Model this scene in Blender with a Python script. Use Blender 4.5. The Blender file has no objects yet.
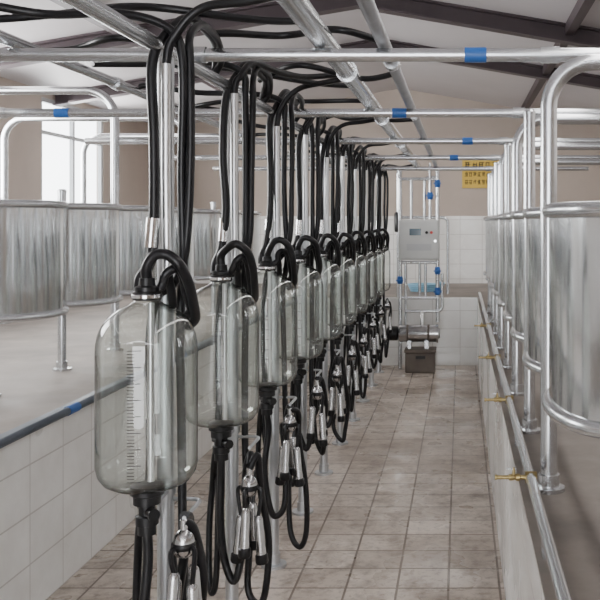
import bpy, bmesh, math, random
from mathutils import Vector, Matrix, Quaternion
R = random.Random(7)
C = bpy.context.scene.collection
PI = math.pi
EYE = 1.57
PLAT = 0.74
ORD = ['nearest', 'second', 'third', 'fourth', 'fifth', 'sixth', 'seventh', 'eighth', 'ninth', 'tenth']

# ------------------------------------------------------------------ mesh builder
class MB:
    def __init__(self):
        self.v = []; self.f = []
    def box(self, x0, x1, y0, y1, z0, z1):
        n = len(self.v)
        self.v += [(x, y, z) for z in (z0, z1) for y in (y0, y1) for x in (x0, x1)]
        for q in ((0, 2, 3, 1), (4, 5, 7, 6), (0, 1, 5, 4), (2, 6, 7, 3), (0, 4, 6, 2), (1, 3, 7, 5)):
            self.f.append(tuple(n + i for i in q))
        return self
    def strip(self, poly, y0, y1):          # closed polygon in x,z extruded along y
        n = len(self.v); m = len(poly)
        self.v += [(x, y0, z) for x, z in poly] + [(x, y1, z) for x, z in poly]
        self.f.append(tuple(n + i for i in range(m))); self.f.append(tuple(n + m + i for i in reversed(range(m))))
        for i in range(m):
            j = (i + 1) % m
            self.f.append((n + i, n + m + i, n + m + j, n + j))
        return self
    def tube(self, path, r, seg=10, caps=True):
        P = [Vector(p) for p in path]
        n0 = len(self.v)
        t = (P[1] - P[0]).normalized()
        a = Vector((0, 0, 1)) if abs(t.z) < .9 else Vector((1, 0, 0))
        u = t.cross(a).normalized()
        for i, p in enumerate(P):
            if i == 0: tn = (P[1] - P[0])
            elif i == len(P) - 1: tn = (P[-1] - P[-2])
            else: tn = (P[i + 1] - P[i]).normalized() + (P[i] - P[i - 1]).normalized()
            tn = tn.normalized()
            q = t.rotation_difference(tn); u = q @ u; t = tn
            w = t.cross(u).normalized()
            rr = r[i] if isinstance(r, (list, tuple)) else r
            for k in range(seg):
                an = 2 * PI * k / seg
                self.v.append(tuple(p + (u * math.cos(an) + w * math.sin(an)) * rr))
        for i in range(len(P) - 1):
            for k in range(seg):
                k2 = (k + 1) % seg
                self.f.append((n0 + i * seg + k, n0 + i * seg + k2, n0 + (i + 1) * seg + k2, n0 + (i + 1) * seg + k))
        if caps:
            self.f.append(tuple(n0 + k for k in reversed(range(seg))))
            e = n0 + (len(P) - 1) * seg
            self.f.append(tuple(e + k for k in range(seg)))
        return self
    def lathe(self, prof, o=(0, 0, 0), axis=(0, 0, 1), seg=20, caps=True):
        q = Vector((0, 0, 1)).rotation_difference(Vector(axis).normalized())
        o = Vector(o); n0 = len(self.v)
        for (r, z) in prof:
            for k in range(seg):
                an = 2 * PI * k / seg
                self.v.append(tuple(o + q @ Vector((r * math.cos(an), r * math.sin(an), z))))
        for i in range(len(prof) - 1):
            for k in range(seg):
                k2 = (k + 1) % seg
                self.f.append((n0 + i * seg + k, n0 + i * seg + k2, n0 + (i + 1) * seg + k2, n0 + (i + 1) * seg + k))
        if caps:
            self.f.append(tuple(n0 + k for k in reversed(range(seg))))
            e = n0 + (len(prof) - 1) * seg
            self.f.append(tuple(e + k for k in range(seg)))
        return self
    def build(self, name, mat, parent=None, smooth=True, bevel=0, recalc=True):
        me = bpy.data.meshes.new(name)
        me.from_pydata(self.v, [], self.f)
        if recalc:
            bm = bmesh.new(); bm.from_mesh(me)
            bmesh.ops.recalc_face_normals(bm, faces=bm.faces)
            bm.to_mesh(me); bm.free()
        me.materials.append(mat)
        if smooth:
            for p in me.polygons: p.use_smooth = True
            me.set_sharp_from_angle(angle=math.radians(38))
        o = bpy.data.objects.new(name, me); C.objects.link(o)
        if parent: o.parent = parent
        if bevel:
            m = o.modifiers.new('bevel', 'BEVEL'); m.width = bevel; m.segments = 2; m.limit_method = 'ANGLE'
        return o

def smooth_path(pts, n=6):
    P = [Vector(p) for p in pts]
    P = [P[0] * 2 - P[1]] + P + [P[-1] * 2 - P[-2]]
    out = []
    for i in range(1, len(P) - 2):
        a, b, c, d = P[i - 1:i + 3]
        for k in range(n):
            t = k / n
            out.append(.5 * ((2 * b) + (c - a) * t + (2 * a - 5 * b + 4 * c - d) * t * t + (3 * b - a - 3 * c + d) * t ** 3))
    out.append(P[-2])
    return out

def fillet(pts, rad, n=8):
    P = [Vector(p) for p in pts]
    out = [P[0]]
    for i in range(1, len(P) - 1):
        d0 = (P[i - 1] - P[i]).normalized(); d1 = (P[i + 1] - P[i]).normalized()
        a = P[i] + d0 * rad; b = P[i] + d1 * rad
        c = a + b - P[i]
        for k in range(n + 1):
            an = PI / 2 * k / n
            out.append(c - d1 * rad * math.cos(an) - d0 * rad * math.sin(an))
    out.append(P[-1])
    return out

def empty(name, loc=(0, 0, 0)):
    o = bpy.data.objects.new(name, None); C.objects.link(o); o.location = loc
    o.empty_display_size = .05
    return o
def tag(o, label, cat, group=None):
    o['label'] = label; o['category'] = cat
    if group: o['group'] = group
    return o
def struct(o, label=None, cat=None):
    o['kind'] = 'structure'
    if label: o['label'] = label
    if cat: o['category'] = cat
    return o
def copy_tree(o, parent=None):
    c = o.copy(); C.objects.link(c)
    if parent: c.parent = parent
    for ch in list(o.children): copy_tree(ch, c)
    return c

# ------------------------------------------------------------------ materials
def newmat(name):
    m = bpy.data.materials.new(name); m.use_nodes = True
    nt = m.node_tree
    return m, nt, nt.nodes['Principled BSDF']
def pbr(name, c1, c2=None, rough=.5, metal=0, scale=6, bump=0, rough2=None, spec=None, stretch=None):
    m, nt, b = newmat(name)
    b.inputs['Metallic'].default_value = metal
    b.inputs['Roughness'].default_value = rough
    b.inputs['Base Color'].default_value = (*c1, 1)
    if spec is not None: b.inputs['Specular IOR Level'].default_value = spec
    if c2 or bump or rough2:
        tc = nt.nodes.new('ShaderNodeTexCoord')
        nz = nt.nodes.new('ShaderNodeTexNoise'); nz.inputs['Scale'].default_value = scale
        nz.inputs['Detail'].default_value = 6; nz.inputs['Roughness'].default_value = .6
        vec = tc.outputs['Object']
        if stretch:
            mp = nt.nodes.new('ShaderNodeMapping'); mp.inputs['Scale'].default_value = stretch
            nt.links.new(vec, mp.inputs['Vector']); vec = mp.outputs['Vector']
        nt.links.new(vec, nz.inputs['Vector'])
        if c2:
            r = nt.nodes.new('ShaderNodeValToRGB')
            r.color_ramp.elements[0].position = .32; r.color_ramp.elements[1].position = .68
            r.color_ramp.elements[0].color = (*c1, 1); r.color_ramp.elements[1].color = (*c2, 1)
            nt.links.new(nz.outputs['Fac'], r.inputs['Fac']); nt.links.new(r.outputs['Color'], b.inputs['Base Color'])
        if rough2:
            mr = nt.nodes.new('ShaderNodeMapRange')
            mr.inputs['To Min'].default_value = rough; mr.inputs['To Max'].default_value = rough2
            nt.links.new(nz.outputs['Fac'], mr.inputs['Value']); nt.links.new(mr.outputs['Result'], b.inputs['Roughness'])
        if bump:
            bp = nt.nodes.new('ShaderNodeBump'); bp.inputs['Strength'].default_value = bump
            bp.inputs['Distance'].default_value = .01
            nt.links.new(nz.outputs['Fac'], bp.inputs['Height']); nt.links.new(bp.outputs['Normal'], b.inputs['Normal'])
    return m
def tile(name, axes, w, h, c1, c2, grout, rough=.35, mortar=.006, dirt=None, dirt_amt=0.5, dirt_scale=2.2, off=(0, 0), lo=.42, hi=.68, fine=0):
    m, nt, b = newmat(name)
    tc = nt.nodes.new('ShaderNodeTexCoord'); sp = nt.nodes.new('ShaderNodeSeparateXYZ'); cb = nt.nodes.new('ShaderNodeCombineXYZ')
    nt.links.new(tc.outputs['Object'], sp.inputs[0])
    for i, a in enumerate(axes):
        ad = nt.nodes.new('ShaderNodeMath'); ad.operation = 'ADD'; ad.inputs[1].default_value = off[i] + 60 * (w if i == 0 else h)
        nt.links.new(sp.outputs[a], ad.inputs[0]); nt.links.new(ad.outputs[0], cb.inputs[i])
    br = nt.nodes.new('ShaderNodeTexBrick'); br.offset = 0; br.squash = 1
    br.inputs['Scale'].default_value = 1; br.inputs['Brick Width'].default_value = w; br.inputs['Row Height'].default_value = h
    br.inputs['Mortar Size'].default_value = mortar; br.inputs['Mortar Smooth'].default_value = .3
    br.inputs['Color1'].default_value = (*c1, 1); br.inputs['Color2'].default_value = (*c2, 1); br.inputs['Mortar'].default_value = (*grout, 1)
    nt.links.new(cb.outputs[0], br.inputs['Vector'])
    out = br.outputs['Color']
    b.inputs['Roughness'].default_value = rough
    def stain(out, scale, lo, hi, amt, col, det=9):
        nz = nt.nodes.new('ShaderNodeTexNoise'); nz.inputs['Scale'].default_value = scale; nz.inputs['Detail'].default_value = det
        nz.inputs['Roughness'].default_value = .72
        nt.links.new(tc.outputs['Object'], nz.inputs['Vector'])
        mr = nt.nodes.new('ShaderNodeMapRange'); mr.inputs['From Min'].default_value = lo; mr.inputs['From Max'].default_value = hi
        mr.inputs['To Max'].default_value = amt
        nt.links.new(nz.outputs['Fac'], mr.inputs['Value'])
        mx = nt.nodes.new('ShaderNodeMix'); mx.data_type = 'RGBA'
        nt.links.new(mr.outputs['Result'], mx.inputs['Factor']); nt.links.new(out, mx.inputs['A']); mx.inputs['B'].default_value = (*col, 1)
        return mx.outputs['Result']
    if dirt:
        out = stain(out, dirt_scale, lo, hi, dirt_amt, dirt)
        if fine:
            out = stain(out, 22, .5, .68, fine, tuple(c * .7 for c in dirt), 6)
            out = stain(out, 1.1, .46, .60, .42, tuple(c * 1.2 for c in dirt), 5)
        n2 = nt.nodes.new('ShaderNodeTexNoise'); n2.inputs['Scale'].default_value = dirt_scale * .5; n2.inputs['Detail'].default_value = 4
        nt.links.new(tc.outputs['Object'], n2.inputs['Vector'])
        r2 = nt.nodes.new('ShaderNodeMapRange'); r2.inputs['From Min'].default_value = .35; r2.inputs['From Max'].default_value = .65
        r2.inputs['To Min'].default_value = rough - .16; r2.inputs['To Max'].default_value = rough + .25
        nt.links.new(n2.outputs['Fac'], r2.inputs['Value']); nt.links.new(r2.outputs['Result'], b.inputs['Roughness'])
    nt.links.new(out, b.inputs['Base Color'])
    bp = nt.nodes.new('ShaderNodeBump'); bp.inputs['Strength'].default_value = .4; bp.inputs['Distance'].default_value = .004; bp.invert = True
    nt.links.new(br.outputs['Fac'], bp.inputs['Height']); nt.links.new(bp.outputs['Normal'], b.inputs['Normal'])
    return m
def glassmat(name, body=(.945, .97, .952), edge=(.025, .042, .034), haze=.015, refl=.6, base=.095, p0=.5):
    m = bpy.data.materials.new(name); m.use_nodes = True
    nt = m.node_tree; nt.nodes.clear()
    N = nt.nodes.new; L = nt.links.new
    out = N('ShaderNodeOutputMaterial')
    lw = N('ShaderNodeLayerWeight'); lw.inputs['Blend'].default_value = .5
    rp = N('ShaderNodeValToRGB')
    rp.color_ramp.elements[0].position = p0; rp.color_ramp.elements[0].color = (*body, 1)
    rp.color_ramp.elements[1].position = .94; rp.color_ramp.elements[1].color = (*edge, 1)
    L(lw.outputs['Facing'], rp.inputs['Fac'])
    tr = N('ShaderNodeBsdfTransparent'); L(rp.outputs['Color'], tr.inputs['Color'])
    df = N('ShaderNodeBsdfDiffuse'); df.inputs['Color'].default_value = (.78, .85, .80, 1)
    m1 = N('ShaderNodeMixShader'); m1.inputs[0].default_value = haze
    L(tr.outputs[0], m1.inputs[1]); L(df.outputs[0], m1.inputs[2])
    pw = N('ShaderNodeMath'); pw.operation = 'POWER'; pw.inputs[1].default_value = 4
    L(lw.outputs['Facing'], pw.inputs[0])
    ma = N('ShaderNodeMath'); ma.operation = 'MULTIPLY_ADD'; ma.inputs[1].default_value = refl; ma.inputs[2].default_value = base
    L(pw.outputs[0], ma.inputs[0])
    gl = N('ShaderNodeBsdfGlossy'); gl.inputs['Roughness'].default_value = .015
    m2 = N('ShaderNodeMixShader'); L(ma.outputs[0], m2.inputs[0]); L(m1.outputs[0], m2.inputs[1]); L(gl.outputs[0], m2.inputs[2])
    L(m2.outputs[0], out.inputs['Surface'])
    return m

M = dict(
    galv=pbr('galvanised_steel', (.60, .62, .64), (.67, .69, .71), .25, .93, 4),
    dull=pbr('dull_galvanised_post', (.50, .52, .54), (.58, .60, .62), .38, .85, 4),
    sheet=pbr('galvanised_sheet', (.66, .68, .69), (.80, .82, .83), .07, .98, 4, 0, .20, None, (5, 5, .25)),
    steel=pbr('stainless_steel', (.78, .78, .78), None, .12, 1),
    tube=pbr('bright_milk_tube', (.66, .67, .68), None, .28, .9),
    worn=pbr('worn_steel', (.46, .46, .47), (.56, .56, .56), .2, 1, 8),
    rubber=pbr('black_rubber', (.006, .006, .007), (.010, .010, .012), .28, 0, 20, 0, .40, .35),
    plastic=pbr('black_plastic', (.008, .008, .009), None, .35, spec=.35),
    darkgrey=pbr('dark_brown_enamel', (.10, .08, .068), (.14, .115, .095), .55, 0, 8),
    blue=pbr('blue_tape', (.02, .12, .42), None, .4),
    bluehose=pbr('pale_blue_plastic', (.25, .5, .68), None, .35),
    brass=pbr('brass', (.42, .32, .14), (.30, .23, .1), .35, .9, 30),
    concrete=pbr('concrete', (.12, .102, .09), (.29, .255, .225), .42, 0, 2.2, .3, .85),
    wall=pbr('beige_wall_paint', (.43, .365, .315), (.49, .42, .365), .8, 0, 1.2, .05),
    ceil=pbr('ceiling_sheet', (.52, .49, .50), (.58, .55, .56), .5, 0, .8),
    beam=pbr('brown_steel_beam', (.04, .027, .032), (.06, .042, .048), .5, 0, 3),
    white=pbr('white_frame', (.45, .46, .47), None, .4),
    grey_box=pbr('pale_grey_enamel', (.50, .51, .50), (.56, .57, .56), .35, 0, 3),
    screen=pbr('display_glass', (.05, .09, .12), None, .12),
    red=pbr('red_button', (.5, .03, .02), None, .35),
    yellow=pbr('yellow_sign', (.66, .45, .07), (.58, .38, .05), .45, 0, 4),
    ink=pbr('dark_print', (.02, .017, .015), None, .6),
    darkpipe=pbr('dark_blue_grey_pipe', (.06, .08, .11), (.10, .12, .15), .4, .3, 10),
    greypipe=pbr('mid_grey_pipe', (.25, .26, .28), (.34, .35, .37), .35, .6, 10),
    tile_floor=tile('pit_floor_tiles', (0, 1), .22, .22, (.50, .43, .37), (.66, .58, .51), (.18, .145, .12), .28, .006, (.17, .132, .105), .82, 4.2, (.05, .1), .48, .69, .6),
    tile_yz=tile('white_tiles_long', (1, 2), .3, .2, (.87, .87, .85), (.92, .92, .90), (.62, .60, .58), .22, .004, (.50, .45, .40), .3, 1.8),
    tile_xz=tile('white_tiles_end', (0, 2), .3, .2, (.80, .80, .78), (.86, .86, .84), (.58, .56, .54), .22, .004, (.55, .5, .45), .3, 1.8),
    glass=glassmat('jar_glass'),
    pane=glassmat('window_glass', (.97, .98, .98), (.9, .92, .92), 0, .25, .02),
)

# ------------------------------------------------------------------ setting
LW, RW, PL, PR, PE, ENDY, Y0 = -4.0, 3.0, -1.72, .19, 9.85, 12.2, -2.5
RX = -.8
def zc(x): return 3.38 - .17 * abs(x - RX)
T = .08
struct(MB().box(PL - .05, PR + .05, Y0, PE + .05, -.05, 0).build('floor', M['tile_floor'], smooth=False), 'beige grey stained tile floor of the milking pit', 'floor')
struct(MB().box(LW, PL - .05, Y0, ENDY, 0, PLAT).build('floor_platform_left', M['concrete'], smooth=False), 'raised concrete cow platform left of the pit', 'floor')
struct(MB().box(PR + .05, RW, Y0, ENDY, 0, PLAT).build('floor_platform_right', M['concrete'], smooth=False), 'raised concrete cow platform right of the pit', 'floor')
struct(MB().box(PL - .05, PR + .05, PE + .05, ENDY, 0, PLAT).build('floor_platform_end', M['concrete'], smooth=False), 'raised concrete walkway beyond the far end of the pit', 'floor')
struct(MB().box(PL - .05, PL, Y0, PE, 0, PLAT).build('wall_pit_left', M['tile_yz'], smooth=False), 'white tiled left side of the pit', 'wall')
struct(MB().box(PR, PR + .05, Y0, PE, 0, PLAT).build('wall_pit_right', M['tile_yz'], smooth=False), 'white tiled right side of the pit', 'wall')
struct(MB().box(PL - .05, PR + .05, PE, PE + .05, 0, PLAT).build('wall_pit_end', M['tile_xz'], smooth=False), 'white tiled far end of the pit', 'wall')
DADO = 1.65
wins = [(8.6, 10.1), (6.0, 7.5), (3.4, 4.9)]
wz0, wz1 = 1.70, 2.77
mb = MB(); zl = zc(LW)
mb.box(LW - T, LW, Y0, ENDY + .2, DADO, wz0); mb.box(LW - T, LW, Y0, ENDY + .2, wz1, zl)
ys = [Y0]
for a, b in sorted(wins): ys += [a, b]
ys.append(ENDY + .2)
for i in range(0, len(ys), 2): mb.box(LW - T, LW, ys[i], ys[i + 1], wz0, wz1)
struct(mb.build('wall_left', M['wall'], smooth=False), 'beige painted left wall', 'wall')
struct(MB().box(LW - T, LW + .012, Y0, ENDY, PLAT, DADO).build('wall_left_dado', M['tile_yz'], smooth=False), 'white tiled lower part of the left wall', 'wall')
gable = [(LW - T, DADO), (RW + .2, DADO), (RW + .2, zc(RW + .2)), (RX, zc(RX)), (LW - T, zc(LW - T))]
struct(MB().strip(gable, ENDY, ENDY + .2).build('wall_end', M['wall'], smooth=False), 'beige painted far wall', 'wall')
struct(MB().box(LW - T, RW + .2, ENDY - .012, ENDY + .2, PLAT, DADO).build('wall_end_dado', M['tile_xz'], smooth=False), 'white tiled lower part of the far wall', 'wall')
struct(MB().box(RW, RW + .2, Y0, ENDY + .2, PLAT, zc(RW)).build('wall_right', M['wall'], smooth=False), 'beige painted right wall', 'wall')
roof = [(LW - .2, zc(LW - .2)), (RX, zc(RX)), (RW + .3, zc(RW + .3)), (RW + .3, zc(RW + .3) + .1), (RX, zc(RX) + .1), (LW - .2, zc(LW - .2) + .1)]
mb = MB()
mb.strip([roof[0], roof[1], roof[4], roof[5]], Y0, ENDY + .2); mb.strip([roof[1], roof[2], roof[3], roof[4]], Y0, ENDY + .2)
struct(mb.build('ceiling', M['ceil'], smooth=False), 'pale grey sheet ceiling sloping from a ridge', 'ceiling')
mb = MB()
mb.box(LW - .2, -2.0, Y0 - .2, Y0, 0, 2.8); mb.box(.5, RW + .2, Y0 - .2, Y0, 0, 2.7); mb.box(-2.0, .5, Y0 - .2, Y0, 2.4, 3.1)
struct(mb.build('wall_back', M['wall'], smooth=False), 'beige wall with an open doorway at the near end', 'wall')
for i, (a, b) in enumerate(wins):
    mb = MB(); t = .04; x0, x1 = LW - .05, LW - .01
    mb.box(x0, x1, a, b, wz0, wz0 + t); mb.box(x0, x1, a, b, wz1 - t, wz1)
    mb.box(x0, x1, a, a + t, wz0 + t, wz1 - t); mb.box(x0, x1, b - t, b, wz0 + t, wz1 - t)
    mid = (a + b) / 2
    mb.box(x0, x1, mid - .02, mid + .02, wz0 + t, wz1 - t)
    mb.box(x0 + .005, x1 - .005, a + t, mid - .02, 2.42, 2.455); mb.box(x0 + .005, x1 - .005, mid + .02, b - t, 2.42, 2.455)
    w = mb.build('window_%d' % (i + 1), M['white'], smooth=False)
    struct(w, ['bright pale framed window deepest in the left wall', 'pale framed window in the middle of the left wall', 'pale framed window in the near left wall'][i], 'window')
    MB().box(LW - .032, LW - .028, a + t, b - t, wz0 + t, wz1 - t).build('pane', M['pane'], w, smooth=False)
    MB().box(LW - .01, LW + .06, a - .04, b + .04, wz0 - .04, wz0).build('window_sill', M['white'], w, smooth=False)
for i, (y, h) in enumerate([(7.0, .14), (8.9, .12), (5.2, .14)]):
    for s in (-1, 1):
        xe = LW if s < 0 else RW
        a, b = (xe, zc(xe)), (RX, zc(RX))
        mb = MB()
        for (lo, hi, hw) in ((.0, .018, .06), (.018, h - .018, .008), (h - .018, h, .06)):
            mb.strip([(a[0], a[1] - hi), (b[0], b[1] - hi), (b[0], b[1] - lo), (a[0], a[1] - lo)], y - hw, y + hw)
        struct(mb.build('roof_beam', M['beam'], smooth=False), 'brown steel beam following the slope of the ceiling', 'beam')
for x in (.85, -2.6):
    struct(MB().box(x - .035, x + .035, Y0, ENDY, zc(x) - .08, zc(x) + .01).build('roof_purlin', M['beam'], smooth=False), 'brown steel purlin running along the ceiling', 'beam')
struct(MB().box(PL - .05, PL + .004, Y0, PE, PLAT, PLAT + .012).build('trim_1', M['darkpipe'], smooth=False), 'dark edging strip on the left pit kerb', 'trim')
struct(MB().box(PR - .004, PR + .05, Y0, PE, PLAT, PLAT + .012).build('trim_2', M['concrete'], smooth=False), 'concrete edging strip on the right pit kerb', 'trim')

# ------------------------------------------------------------------ overhead frame
JX, J0, JS = -.845, 2.43, .755
CB = [2.91 + 1.55 * k for k in range(5)]
tapes = {0: [.05], 1: [-1.97, -.3], 2: [.05], 3: [-.05], 4: []}
for k, y in enumerate(CB):
    o = empty('cross_pipe', (0, y, 2.11))
    tag(o, '%s galvanised pipe crossing overhead above the jar row' % (ORD[k] if k < 4 else 'farthest'), 'pipe', 'overhead cross pipes')
    MB().tube([(-2.5, 0, 0), (1.3, 0, 0)], .022, 14).build('pipe', M['galv'], o)
    for x in (-2.28, -.85, .29):
        MB().tube([(x - .03, 0, 0), (x + .03, 0, 0)], .027, 14).build('clamp', M['galv'], o)
    for x in tapes[k]:
        MB().tube([(x - .035, 0, 0), (x + .035, 0, 0)], .0245, 14).build('blue_tape', M['blue'], o)
def longpipe(name, x, z, r, mat, label, y0=1.6, y1=9.7, rings=None):
    o = empty(name, (x, y0, z)); tag(o, label, 'pipe')
    MB().tube([(0, 0, 0), (0, y1 - y0, 0)], r, 16).build('pipe', mat, o)
    for y in (rings or []):
        MB().tube([(0, y - y0 - .03, 0), (0, y - y0 + .03, 0)], r + .007, 16).build('coupling', M['galv'], o)
    return o
longpipe('support_rail', -.85, 2.066, .022, M['galv'], 'galvanised pipe running lengthwise directly over the jar posts', rings=[3.5, 5.05, 6.6])
longpipe('milk_pipe', -.45, 2.168, .036, M['galv'], 'thick milk pipe lying lengthwise on the overhead cross pipes', rings=[3.6, 5.2, 6.8, 8.4])
longpipe('vacuum_pipe', -.25, 2.155, .022, M['greypipe'], 'thin dark vacuum pipe beside the thick overhead milk pipe', rings=[3.3, 4.9])
longpipe('air_pipe', -1.45, 2.155, .02, M['galv'], 'galvanised overhead pipe left of the jar row', rings=[3.8, 6.2])

# ------------------------------------------------------------------ stall rails, panel rails and splash guards
LP, RP, LRX, RRX = -2.23, .275, -2.34, .39
zL = (1.10, 1.66); zR = (1.08, 1.60)
def stubs(o, dx, zz):
    for z in zz:
        MB().tube([(0, 0, z - PLAT), (dx, 0, z - PLAT)], .014, 10).build('bracket', M['galv'], o)
def bent(x, y, h, out, rad, r, label, group, dx, zz):
    o = empty('stall_rail', (x, y, PLAT)); tag(o, label, 'rail', group)
    MB().tube(fillet([(0, 0, 0), (0, 0, h), (out, 0, h), (out, 0, 0)], rad, 10), r, 16).build('rail_tube', M['galv'], o)
    for q in (0, out):
        MB().lathe([(.05, 0), (.05, .012), (r + .007, .014), (r + .007, .05)], (q, 0, 0)).build('base_flange', M['galv'], o)
    stubs(o, dx, zz)
def post(x, y, top, label, group, dx, zz):
    o = empty('panel_post', (x, y, PLAT)); tag(o, label, 'post', group)
    MB().tube([(0, 0, 0), (0, 0, top - PLAT)], .023, 14).build('post', M['galv'], o)
    MB().lathe([(.05, 0), (.05, .012), (.03, .014), (.03, .05)]).build('base_flange', M['galv'], o)
    MB().lathe([(.025, 0), (.025, .012), (.015, .02)], (0, 0, top - PLAT - .006)).build('end_cap', M['galv'], o)
    stubs(o, dx, zz)
for k in range(4):
    bent(LP, 4.2675 + 1.55 * k, 1.68, -1.5, .18, .027, '%s bent galvanised stall rail along the left platform' % (ORD[k] if k < 3 else 'farthest'), 'left stall rails', LRX - LP, zL)
    bent(RP, 2.7875 + 1.55 * k, 1.325, 1.2, .14, .026, '%s bent galvanised stall rail along the right platform' % (ORD[k] if k < 3 else 'farthest'), 'right stall rails', RRX - RP, zR)
for k in range(3):
    post(LP, 5.0425 + 1.55 * k, 1.74, '%s straight galvanised post between the left splash guards' % (ORD[k] if k < 2 else 'farthest'), 'straight posts of the left guards', LRX - LP, zL)
for k in range(4):
    post(RP, 3.5625 + 1.55 * k, 2.0, '%s straight galvanised post between the right splash guards' % (ORD[k] if k < 3 else 'farthest'), 'straight posts of the right guards', RRX - RP, zR)
for x, y0, y1, zz, side in ((LRX, 4.2, 9.75, zL, 'left'), (RRX, 1.5, 9.2, zR, 'right')):
    for z, w in zip(zz, ('lower', 'upper')):
        o = empty('panel_rail', (x, y0, z)); tag(o, '%s galvanised rail carrying the curved guards on the %s platform' % (w, side), 'rail')
        MB().tube([(0, 0, 0), (0, y1 - y0, 0)], .017, 12).build('pipe', M['galv'], o)

def guard(yc, xm, s, w, d, z0, z1, label, group):
    o = empty('splash_guard', (xm, yc, z0)); tag(o, label, 'metal guard', group)
    h = z1 - z0; n = 32
    def cv(off=0):
        return [(s * (d * (1 - math.cos(a)) + off * math.cos(a)), (w - off) * math.sin(a)) for a in [-PI / 2 + PI * i / n for i in range(n + 1)]]
    mb = MB()
    for off in (0, .006):
        for (x, y) in cv(off): mb.v += [(x, y, 0), (x, y, h)]
    m = 2 * (n + 1)
    for i in range(n):
        a = 2 * i
        mb.f += [(a, a + 2, a + 3, a + 1), (m + a, m + a + 1, m + a + 3, m + a + 2), (a, m + a, m + a + 2, a + 2), (a + 1, a + 3, m + a + 3, m + a + 1)]
    mb.f += [(0, 1, m + 1, m), (m - 2, 2 * m - 2, 2 * m - 1, m - 1)]
    mb.build('sheet', M['sheet'], o)
    c = cv(0)
    for nm, z in (('top_rim', h), ('bottom_rim', 0)):
        MB().tube([(x, y, z) for (x, y) in c], .020, 12).build(nm, M['galv'], o)
    return o
for k in range(7):
    guard(4.655 + .775 * k, -2.08, -1, .325, .26, zL[0], zL[1], '%s curved galvanised splash guard on the left platform' % (ORD[k] if k < 6 else 'farthest'), 'left splash guards')
for k in range(9):
    guard(2.40 + .775 * k, .24, 1, .31, .15, zR[0], zR[1], '%s curved galvanised splash guard on the right platform' % (ORD[k] if k < 8 else 'farthest'), 'right splash guards')

# ------------------------------------------------------------------ kerb pipes and taps
o = empty('kerb_pipe', (PR + .02, 0, .81)); tag(o, 'galvanised water pipe along the right pit kerb', 'pipe')
MB().tube([(0, 1.2, 0), (0, 9.6, 0)], .0155, 14).build('pipe', M['galv'], o)
tapY = [2.68, 3.85, 5.05, 6.6]
for y in [2.2, 3.3, 4.5, 5.7, 6.9, 8.1]:
    MB().box(-.010, .010, y - .018, y + .018, -.058, -.013).build('pipe_clip', M['galv'], o, smooth=False)
for k, y in enumerate(tapY):
    t = empty('brass_tap', (PR + .02, y, .81)); tag(t, '%s brass tap on the right kerb pipe' % (['nearest', 'second', 'third', 'farthest'][k]), 'tap', 'brass taps on kerb pipe')
    MB().lathe([(.018, -.018), (.018, .016), (.007, .017), (.007, .03), (.011, .032), (.011, .044), (.008, .046), (.010, .054), (.010, .064), (.006, .066), (.006, .098), (.008, .10), (.008, .106)], (0, 0, 0), (-1, 0, 0), 12).build('tap_body', M['brass'], t)
    MB().lathe([(.005, 0), (.005, .02), (.003, .021)], (-.05, 0, .008), (0, 0, 1), 10).build('stem', M['brass'], t)
    MB().box(-.073, -.042, -.004, .004, .023, .027).build('lever', M['galv'], t, smooth=False, bevel=.0015)
o = empty('kerb_pipe', (PL + .018, 0, .75)); tag(o, 'dark pipe along the left pit kerb with blue tape', 'pipe')
MB().tube([(0, 1.2, 0), (0, 9.6, 0)], .018, 14).build('pipe', M['darkpipe'], o)
for y in (3.95, 5.5):
    MB().tube([(0, y - .05, 0), (0, y + .05, 0)], .0205, 14).build('blue_tape', M['blue'], o)
for y in (3.2, 4.7, 6.2, 7.7):
    MB().box(-.018, -.006, y - .02, y + .02, -.03, .015).build('pipe_clip', M['galv'], o, smooth=False)

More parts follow.
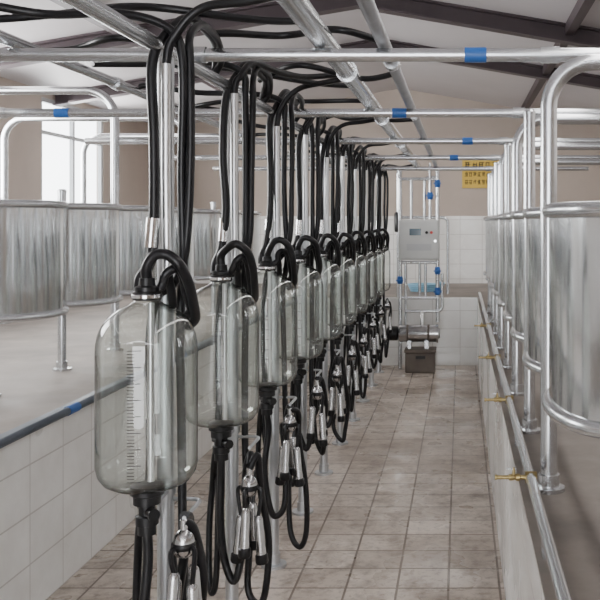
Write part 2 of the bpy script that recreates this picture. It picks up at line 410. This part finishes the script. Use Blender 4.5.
# ------------------------------------------------------------------ jars, posts, hoses, clusters
JZ = .853
def make_jar():
    j = empty('milk_jar', (JX, J0, JZ))
    prof = [(.03, 0), (.06, .002), (.09, .008), (.112, .020), (.126, .040), (.132, .066), (.132, .12), (.132, .25), (.132, .365), (.1305, .390), (.126, .414), (.117, .437), (.104, .457), (.086, .474), (.064, .487), (.046, .495), (.036, .502), (.032, .512), (.033, .522)]
    g = MB().lathe(prof, seg=56, caps=False).build('glass_body', M['glass'], j)
    g['label'] = 'clear glass vessel with a printed scale'
    mb = MB()
    for i in range(41):
        z = .05 + i * .0084; half = .017 if i % 5 == 0 else .009
        a0 = -PI / 2 - .04
        for q in range(3):
            a1 = a0 + (half * 2 / .13) * (q / 3); a2 = a0 + (half * 2 / .13) * ((q + 1) / 3)
            n = len(mb.v)
            for (a, zz) in ((a1, z), (a2, z), (a2, z + .0019), (a1, z + .0019)):
                mb.v.append((.1328 * math.cos(a), .1328 * math.sin(a), zz))
            mb.f.append((n, n + 1, n + 2, n + 3))
    mb.build('scale_marks', M['ink'], g, smooth=False, recalc=False)
    MB().lathe([(.034, .506), (.038, .508), (.038, .527), (.032, .53), (.032, .542), (.022, .546), (.020, .566)], seg=20).build('cap', M['plastic'], j)
    MB().lathe([(.0385, .512), (.0405, .514), (.0405, .521), (.0385, .523)], seg=20).build('cap_clamp', M['steel'], j)
    MB().lathe([(.024, -.125), (.024, -.10), (.03, -.098), (.03, -.075), (.022, -.072), (.022, -.045), (.036, -.042), (.036, -.02), (.044, -.016), (.044, .008), (.03, .012)], seg=20).build('outlet_valve', M['plastic'], j)
    MB().lathe([(.012, -.05), (.012, .045), (.016, .046), (.016, .06)], (0, 0, -.06), (.6, -.8, 0), 12).build('valve_lever', M['plastic'], j)
    MB().lathe([(.009, .02), (.009, .50)], (.014, -.01, 0), (0, 0, 1), 12).build('inner_tube', M['tube'], j)
    return j
proto = make_jar()
def make_post():
    p = empty('support_post', (JX - .005, J0 + .17, 0))
    MB().tube([(0, 0, 0), (0, 0, 2.044)], .024, 16).build('post', M['dull'], p)
    MB().lathe([(.058, 0), (.058, .012), (.030, .014), (.030, .06)], seg=16).build('base_flange', M['dull'], p)
    mb = MB()
    mb.box(-.016, .016, -.135, -.02, JZ - .06, JZ - .05)
    mb.lathe([(.029, -.012), (.029, .012)], (0, 0, JZ - .055))
    mb.build('jar_bracket', M['dull'], p)
    MB().tube(fillet([(0, 0, .77), (.105, 0, .77), (.105, -.17, .77)], .03), .006, 8).build('cluster_hook', M['dull'], p)
    mb = MB(); mb.tube([(0, -.02, JZ + .535), (0, -.132, JZ + .535)], .008, 8)
    mb.lathe([(.029, -.014), (.029, .014)], (0, 0, JZ + .535))
    mb.build('cap_bracket', M['dull'], p)
    return p
post0 = make_post()
CLX, CLY, CLZ = .10, .0, .515
def make_cluster():
    c = empty('milking_cluster', (JX + CLX, J0 + CLY, CLZ))
    MB().lathe([(.012, .15), (.022, .155), (.029, .168), (.029, .195), (.025, .21), (.016, .222), (.011, .226), (.011, .252), (.009, .254)], seg=20).build('claw', M['worn'], c)
    MB().lathe([(.0302, .174), (.0315, .176), (.0315, .19), (.0302, .192)], seg=20).build('claw_band', M['plastic'], c)
    for i in range(4):
        a = PI / 4 + PI / 2 * i + .2
        dx, dy = math.cos(a), math.sin(a)
        lean = Vector((dx * .09, dy * .09, -1)).normalized()
        top = Vector((dx * .032, dy * .032, .12 - .035 * (i % 2)))
        s = MB().lathe([(.009, 0), (.0145, .008), (.016, .02), (.016, .105), (.0175, .118), (.0175, .138)], top, lean, 16).build('teat_cup', M['worn'], c)
        MB().lathe([(.0185, .136), (.022, .14), (.023, .162), (.0195, .17), (.009, .172)], top, lean, 16).build('liner_mouth', M['rubber'], s)
        MB().tube(smooth_path([(dx * .026, dy * .026, .182), (dx * .041, dy * .041, .178), (dx * .042, dy * .042, .15), tuple(top + lean * .004)], 5), .007, 8).build('short_milk_tube', M['rubber'], s)
    return c
clus0 = make_cluster()

def hose(name, pts, r, label, group, origin, fit=None, n=6):
    o = empty(name, origin); tag(o, label, 'hose', group)
    MB().tube(smooth_path(pts, n), r, 10).build('hose_tube', M['rubber'], o)
    for f in fit or []:
        nm, path, rr, mm = f
        MB().tube(path, rr, 12).build(nm, M[mm], o)
    return o
def jit(pts, a=.008):
    out = []
    for i, p in enumerate(pts):
        if i == 0 or i == len(pts) - 1: out.append(p)
        else: out.append((p[0] + R.uniform(-a, a), p[1] + R.uniform(-a, a), p[2] + R.uniform(-a, a)))
    return out
for k in range(10):
    yj = J0 + k * JS
    od = ORD[k] if k < 9 else 'farthest'
    dz = R.uniform(-.08, .01) if k else 0
    if k == 0: j, p, c = proto, post0, clus0
    else:
        j, p, c = copy_tree(proto), copy_tree(post0), copy_tree(clus0)
        j.location = (JX, yj, JZ); p.location = (JX - .005, yj + .17, 0); c.location = (JX + CLX, yj + CLY, CLZ + dz)
        j.rotation_euler.z = R.uniform(-.12, .12); c.rotation_euler.z = R.uniform(-.7, .7)
    tag(j, '%s glass milk jar with black cap in the hanging row' % od, 'jar', 'glass milk jars in the row')
    tag(p, '%s galvanised post carrying a glass jar in the pit' % od, 'post', 'posts of the jar row')
    tag(c, '%s steel and rubber milking cluster hanging below the jar row' % od, 'milking cluster', 'milking clusters below the jars')
    O = (JX, yj, 0)
    hose('loop_hose', jit([(.0, 0, 1.412), (.004, -.005, 1.445), (.030, -.012, 1.482), (.066, -.012, 1.486), (.094, -.002, 1.455), (.105, .03, 1.40), (.104, .08, 1.34), (.09, .135, 1.29), (.062, .16, 1.27)], .006), .0145,
         '%s black hose looping from a jar cap over its shoulder' % od, 'loop hoses on the jar caps', O)
    hose('loop_hose', jit([(.03, .012, 1.388), (.042, .012, 1.405), (.05, .016, 1.43), (.066, .024, 1.442), (.082, .04, 1.425), (.088, .075, 1.375), (.082, .12, 1.325), (.06, .15, 1.30)], .005), .0125,
         '%s smaller black hose looping beside the jar cap loop' % od, 'second loop hoses beside the jar caps', O)
    hose('riser_hose', jit([(-.03, .02, 1.386), (-.03, .03, 1.42), (-.008, .045, 1.48), (.0, .055, 1.62), (-.004, .06, 1.8), (-.004, .07, 2.0), (.02, .10, 2.10), (.05, .20, 2.165), (.045, .45, 2.16), (.02, .60, 2.155), (-.01, .70, 2.12), (-.02, .72, 2.08)], .008), .0145,
         '%s black hose rising from a jar and lying back along the overhead rail' % od, 'hoses lying along the overhead rail', O, [('steel_connector', [(-.006, .047, 1.50), (-.002, .054, 1.58)], .0182, 'steel')])
    zt = 2.0 + R.uniform(-.05, .04)
    h_ = R.uniform(2.175, 2.205)
    if k % 2 == 0:
        endp = [(.06, .075, 2.10), (.13, .07, 2.165), (.25, .05, h_), (.34, .04, h_ + .015), (.395, .03, 2.203)]
    else:
        endp = [(.05, .08, 2.10), (.08, .15, 2.16), (.13, .32, 2.155 + R.uniform(0, .02)), (.20, .5, 2.165), (.30, .62, 2.19), (.36, .68, 2.205), (.395, .72, 2.203)]
    hose('riser_hose', [(.03, .125, 1.33), (.033, .10, 1.38), (.03, .08, 1.45), (.028, .075, 1.7), (.028, .075, zt)] + endp, .0125,
         '%s black hose with a bright tube rising to the thick milk pipe' % od, 'hoses rising to the thick milk pipe', O, [('bright_tube', [(.03, .08, 1.43), (.028, .075, 1.7), (.028, .075, zt)], .0145, 'tube')])
    b = R.uniform(-.04, .16)
    s = {1: .9, 2: 1.15, 4: 1.0, 5: .3}.get(k, R.uniform(.2, .7))
    if k == 2: b = -.07
    hose('pulse_hose', jit([(-.595, .10, 2.177), (-.55, .1, 2.19), (-.35, .1 + R.uniform(-.08, .08), 2.165 + R.uniform(-.02, .02)), (-.1, .1, 2.15), (.04, .10, 2.11), (.062, .10, 2.0), (.06, .10, 1.7), (.06, .11, 1.45), (.047, .15, 1.36), (.045, .165, 1.25), (.045, .17, 1.0), (.05, .17, .7), (.06, .15, .42), (.07, .13, .24 + b), (.07 + .05 * s, .11, .18 + b), (.08 + .06 * s, .09, .26 + b), (.09 + .06 * s, .08, .42 + b * .5), (.135, .06, .60), (.125, .03, .73), (CLX, CLY, .762 + dz)], .008), .0128,
         '%s black hose hanging past a jar from the left overhead pipe' % od, 'pulse hoses hanging into the pit', O)
    hose('vacuum_hose', jit([(-.01, .70, 2.08), (.025, .68, 2.13), (.06, .5, 2.165), (.075, .25, 2.16), (.08, .13, 2.10), (.088, .105, 2.0), (.088, .10, 1.75), (.077, .105, 1.5), (.03, .125, 1.40), (-.03, .145, 1.35), (-.048, .16, 1.2), (-.048, .16, .95), (-.03, .11, .84), (-.02, .02, .80)], .005), .0122,
         '%s slender black hose running from the overhead rail to a jar outlet' % od, 'slender hoses behind the jars', O)
    hose('outlet_hose', jit([(0, 0, .735), (-.002, .0, .65), (-.004, .0, .5), (.012, .0, .38 + b / 2), (.04, .0, .31 + b / 2), (.072, .01, .37 + b / 2), (.07, .06, .52), (.075, .07, .65), (.09, .05, .74), (CLX, CLY + .004, .774 + dz)], .008), .0135,
         '%s black hose from a jar outlet to its milking cluster' % od, 'outlet hoses below the jars', O)
    b2 = R.uniform(-.08, .18)
    hose('wash_hose', jit([(.0, .02, .79), (-.035, .06, .74), (-.055, .09, .6), (-.07, .10, .45), (-.062, .08, .30 + b2), (-.045, .05, .24 + b2), (-.025, .04, .31 + b2), (-.022, .06, .55), (-.04, .12, .70), (-.05, .16, .86), (-.05, .165, 1.0)], .006), .0115,
         '%s black hose in a narrow loop behind a jar outlet' % od, 'narrow loop hoses below the jars', O)
SL = [((-1.45, 2.72, 2.18), (-.46, 2.78, 2.21)), ((-1.45, 3.15, 2.18), (-.85, 3.2, 2.17)), ((-.85, 3.75, 2.17), (-.25, 3.7, 2.18)), ((-1.45, 4.8, 2.18), (-.46, 4.85, 2.21)), ((-.8, 5.3, 2.17), (-.25, 5.4, 2.18)), ((-.8, 2.98, 2.18), (-.25, 3.05, 2.18)),
      ((-1.42, 3.5, 2.18), (-.5, 4.1, 2.2))]
for i, (a, b) in enumerate(SL):
    pts = []
    for q in range(10):
        t = q / 9
        pts.append((a[0] + (b[0] - a[0]) * t, a[1] + (b[1] - a[1]) * t + .07 * math.sin(t * 8 + i), a[2] + (b[2] - a[2]) * t + (.03 * math.sin(PI * t) if i % 2 else .02 * math.sin(2 * PI * t) + .02 * math.sin(PI * t))))
    o = empty('slack_hose'); tag(o, '%s slack black hose lying across the overhead pipes' % ORD[i], 'hose', 'slack hoses on the overhead pipes')
    MB().tube(smooth_path(pts), .0125, 10).build('hose_tube', M['rubber'], o)

# ------------------------------------------------------------------ equipment at the far end
YR = 9.62
o = empty('pipe_rack', (-.43, YR, 0)); tag(o, 'galvanised pipe rack with blue valves at the far end of the pit', 'pipe rack')
for x in (-.21, .19):
    MB().tube([(x, 0, 0 if x < 0 else .5), (x, 0, 2.12)], .022, 12).build('upright', M['galv'], o)
for z in (2.03, 1.14, .76):
    MB().tube([(-.21, 0, z), (.19, 0, z)], .018, 12).build('rung', M['galv'], o)
MB().tube(fillet([(-.21, .03, 1.62), (.30, .03, 1.62), (.30, .03, .80)], .06), .016, 12).build('bent_pipe', M['galv'], o)
MB().tube(fillet([(.19, .03, 2.05), (.05, .03, 2.05), (.05, .03, 1.56)], .05), .016, 12).build('bent_pipe', M['galv'], o)
MB().tube(fillet([(-.15, -.03, .62), (.24, -.03, .62), (.24, -.03, 1.02)], .05), .016, 12).build('bent_pipe', M['galv'], o)
for x, z0, z1 in ((.06, .76, 1.14), (-.09, 1.6, 2.03), (.0, .76, 1.14), (.11, 1.6, 2.2), (-.15, .3, 1.14)):
    MB().tube([(x, .0, z0), (x, 0, z1)], .016, 12).build('short_pipe', M['galv'], o)
for x, z in ((.19, 1.98), (.19, 1.05), (-.21, .95), (.11, 1.85), (.19, .83)):
    v = MB().lathe([(.024, -.04), (.03, -.03), (.03, .03), (.024, .04)], (x, 0, z), (0, 0, 1), 14).build('valve', M['blue'], o)
    MB().tube([(x, -.03, z), (x, -.07, z)], .01, 8).box(x - .04, x + .04, -.08, -.07, z - .008, z + .008).build('valve_handle', M['blue'], v, smooth=False)
o = empty('control_box', (-.43, YR - .1, 1.17)); tag(o, 'pale grey electric control box on the pipe rack', 'control box')
MB().box(-.215, .215, -.06, .078, 0, .42).build('body', M['grey_box'], o, smooth=False, bevel=.008)
d = MB().box(-.2, .2, -.075, -.0605, .015, .405).build('door', M['grey_box'], o, smooth=False, bevel=.004)
MB().box(-.10, .02, -.079, -.0752, .26, .33).build('display', M['screen'], d, smooth=False)
MB().box(-.13, .13, -.078, -.0752, .10, .17).build('label_plate', M['white'], d, smooth=False)
for x in (.08, .13):
    MB().lathe([(.016, 0), (.016, .012), (.012, .016)], (x, -.0752, .29), (0, -1, 0), 12).build('button', M['red'] if x > .1 else M['plastic'], d)
MB().lathe([(.012, 0), (.012, .012)], (.17, -.0752, .2), (0, -1, 0), 12).build('lock', M['steel'], d)

o = empty('milk_pump', (-.45, 9.46, .40)); tag(o, 'stainless milk pump with black motor against the pit end wall', 'pump')
MB().lathe([(.03, -.2), (.085, -.19), (.09, -.17), (.09, .2), (.1, .202), (.1, .222), (.06, .225), (.05, .24)], (0, 0, 0), (1, 0, 0), 24).build('barrel', M['worn'], o)
for x in (-.1, .12):
    MB().lathe([(.0905, -.012), (.094, -.01), (.094, .01), (.0905, .012)], (x, 0, 0), (1, 0, 0), 24).build('strap', M['darkgrey'], o)
MB().lathe([(.06, 0), (.075, .01), (.075, .1), (.05, .12)], (-.2, 0, 0), (-1, 0, 0), 20).build('motor', M['plastic'], o)
MB().tube(fillet([(.05, 0, .085), (.05, 0, .2), (.05, .25, .2)], .05), .022, 12).build('outlet_pipe', M['steel'], o)
for x in (-.08, .1): MB().box(x - .02, x + .02, -.07, .07, -.155, -.07).build('foot', M['galv'], o, smooth=False)
o = empty('motor_box', (-.41, 9.46, 0)); tag(o, 'dark brown box on the pit floor below the milk pump', 'box')
MB().box(-.16, .15, -.12, .12, 0, .21).build('body', M['darkgrey'], o, smooth=False, bevel=.012)
MB().box(-.17, .16, -.13, .13, .21, .245).build('lid', M['darkgrey'], o, smooth=False, bevel=.008)
MB().box(-.05, .05, -.135, -.12, .15, .18).build('handle', M['plastic'], o, smooth=False, bevel=.003)
o = empty('wash_line', (-.68, 9.92, PLAT))
tag(o, 'slim galvanised standpipe left of the control box', 'pipe')
MB().tube([(0, 0, 0), (0, 0, 1.4)], .02, 12).build('pipe', M['galv'], o)
MB().lathe([(.04, 0), (.045, .02), (.045, .2), (.03, .22)], (0, 0, .72), (0, 0, 1), 16).build('filter_housing', M['plastic'], o)
o = empty('coiled_hose', (-.40, 10.6, PLAT)); tag(o, 'pale blue coiled hose lying on the far walkway', 'hose')
pts = [((.17 + .006 * i / 10) * math.cos(i * .35), (.17 + .006 * i / 10) * math.sin(i * .35), .014 + .0013 * i) for i in range(75)]
MB().tube(pts, .012, 8).build('coil', M['bluehose'], o)

o = empty('wall_sign', (.29, ENDY, 2.03)); tag(o, 'small yellow sign with dark lettering on the far wall', 'sign')
MB().box(-.26, .26, -.015, -.001, 0, .4).build('board', M['yellow'], o, smooth=False)
for row, (zb, hh, n) in enumerate(((.26, .10, 5), (.155, .065, 8), (.05, .065, 8))):
    for i in range(n):
        mb = MB()
        w = .46 / n; x0 = -.23 + i * w
        for q in range(4):
            if R.random() < .15: continue
            zz = zb + hh * (q + .1) / 4
            mb.box(x0 + w * R.uniform(.02, .3), x0 + w * R.uniform(.65, .95), -.0165, -.0152, zz, zz + hh * .12)
        for q in range(2):
            xx = x0 + w * (R.uniform(.12, .35) if q else R.uniform(.5, .75))
            mb.box(xx, xx + w * .12, -.0165, -.0152, zb + hh * R.uniform(0, .3), zb + hh * R.uniform(.7, 1))
        mb.build('lettering', M['ink'], o, smooth=False)

# ------------------------------------------------------------------ light, world, camera
w = bpy.data.worlds.new('World'); bpy.context.scene.world = w; w.use_nodes = True
bg = w.node_tree.nodes['Background']; bg.inputs['Color'].default_value = (.96, .97, 1, 1); bg.inputs['Strength'].default_value = 9
def area(name, loc, rot, sx, sy, e, col=(1, 1, 1)):
    l = bpy.data.lights.new(name, 'AREA'); l.shape = 'RECTANGLE'; l.size = sx; l.size_y = sy; l.energy = e; l.color = col
    o = bpy.data.objects.new(name, l); C.objects.link(o); o.location = loc; o.rotation_euler = rot
    return o
area('ceiling_fill_strip', (-2.9, 5.5, 2.7), (0, .3, 0), .3, 9, 26, (1, .97, .94))  # added strip lamp under the closed roof, for crisp highlights
area('ceiling_fill_strip', (.6, 5.5, 2.9), (0, -.2, 0), .22, 9, 62, (1, .97, .94))  # second added strip lamp; the roof has no opening here
area('end_fill', (-.5, 11.0, 2.8), (0, 0, 0), 5, .8, 26, (1, .97, .94))  # added overhead fill for the far end, no real source there
for y in (4.15, 6.75, 9.35):
    area('window_daylight', (LW + .15, y, 2.27), (0, -PI / 2, 0), 1.0, 1.5, 64, (1, .99, .97))
area('right_wall_fill', (RW - .1, 6, 2.2), (0, PI / 2, 0), .9, 8, 16, (1, .98, .96))  # added fill from the right side; this wall has no window
cam = bpy.data.cameras.new('Camera'); co = bpy.data.objects.new('Camera', cam); C.objects.link(co)
co.location = (0, 0, EYE); co.rotation_euler = (PI / 2, 0, 0)
cam.lens = 54; cam.sensor_width = 36; cam.shift_x = -160 / 600; cam.shift_y = -78 / 600
cam.clip_start = .05
bpy.context.scene.camera = co
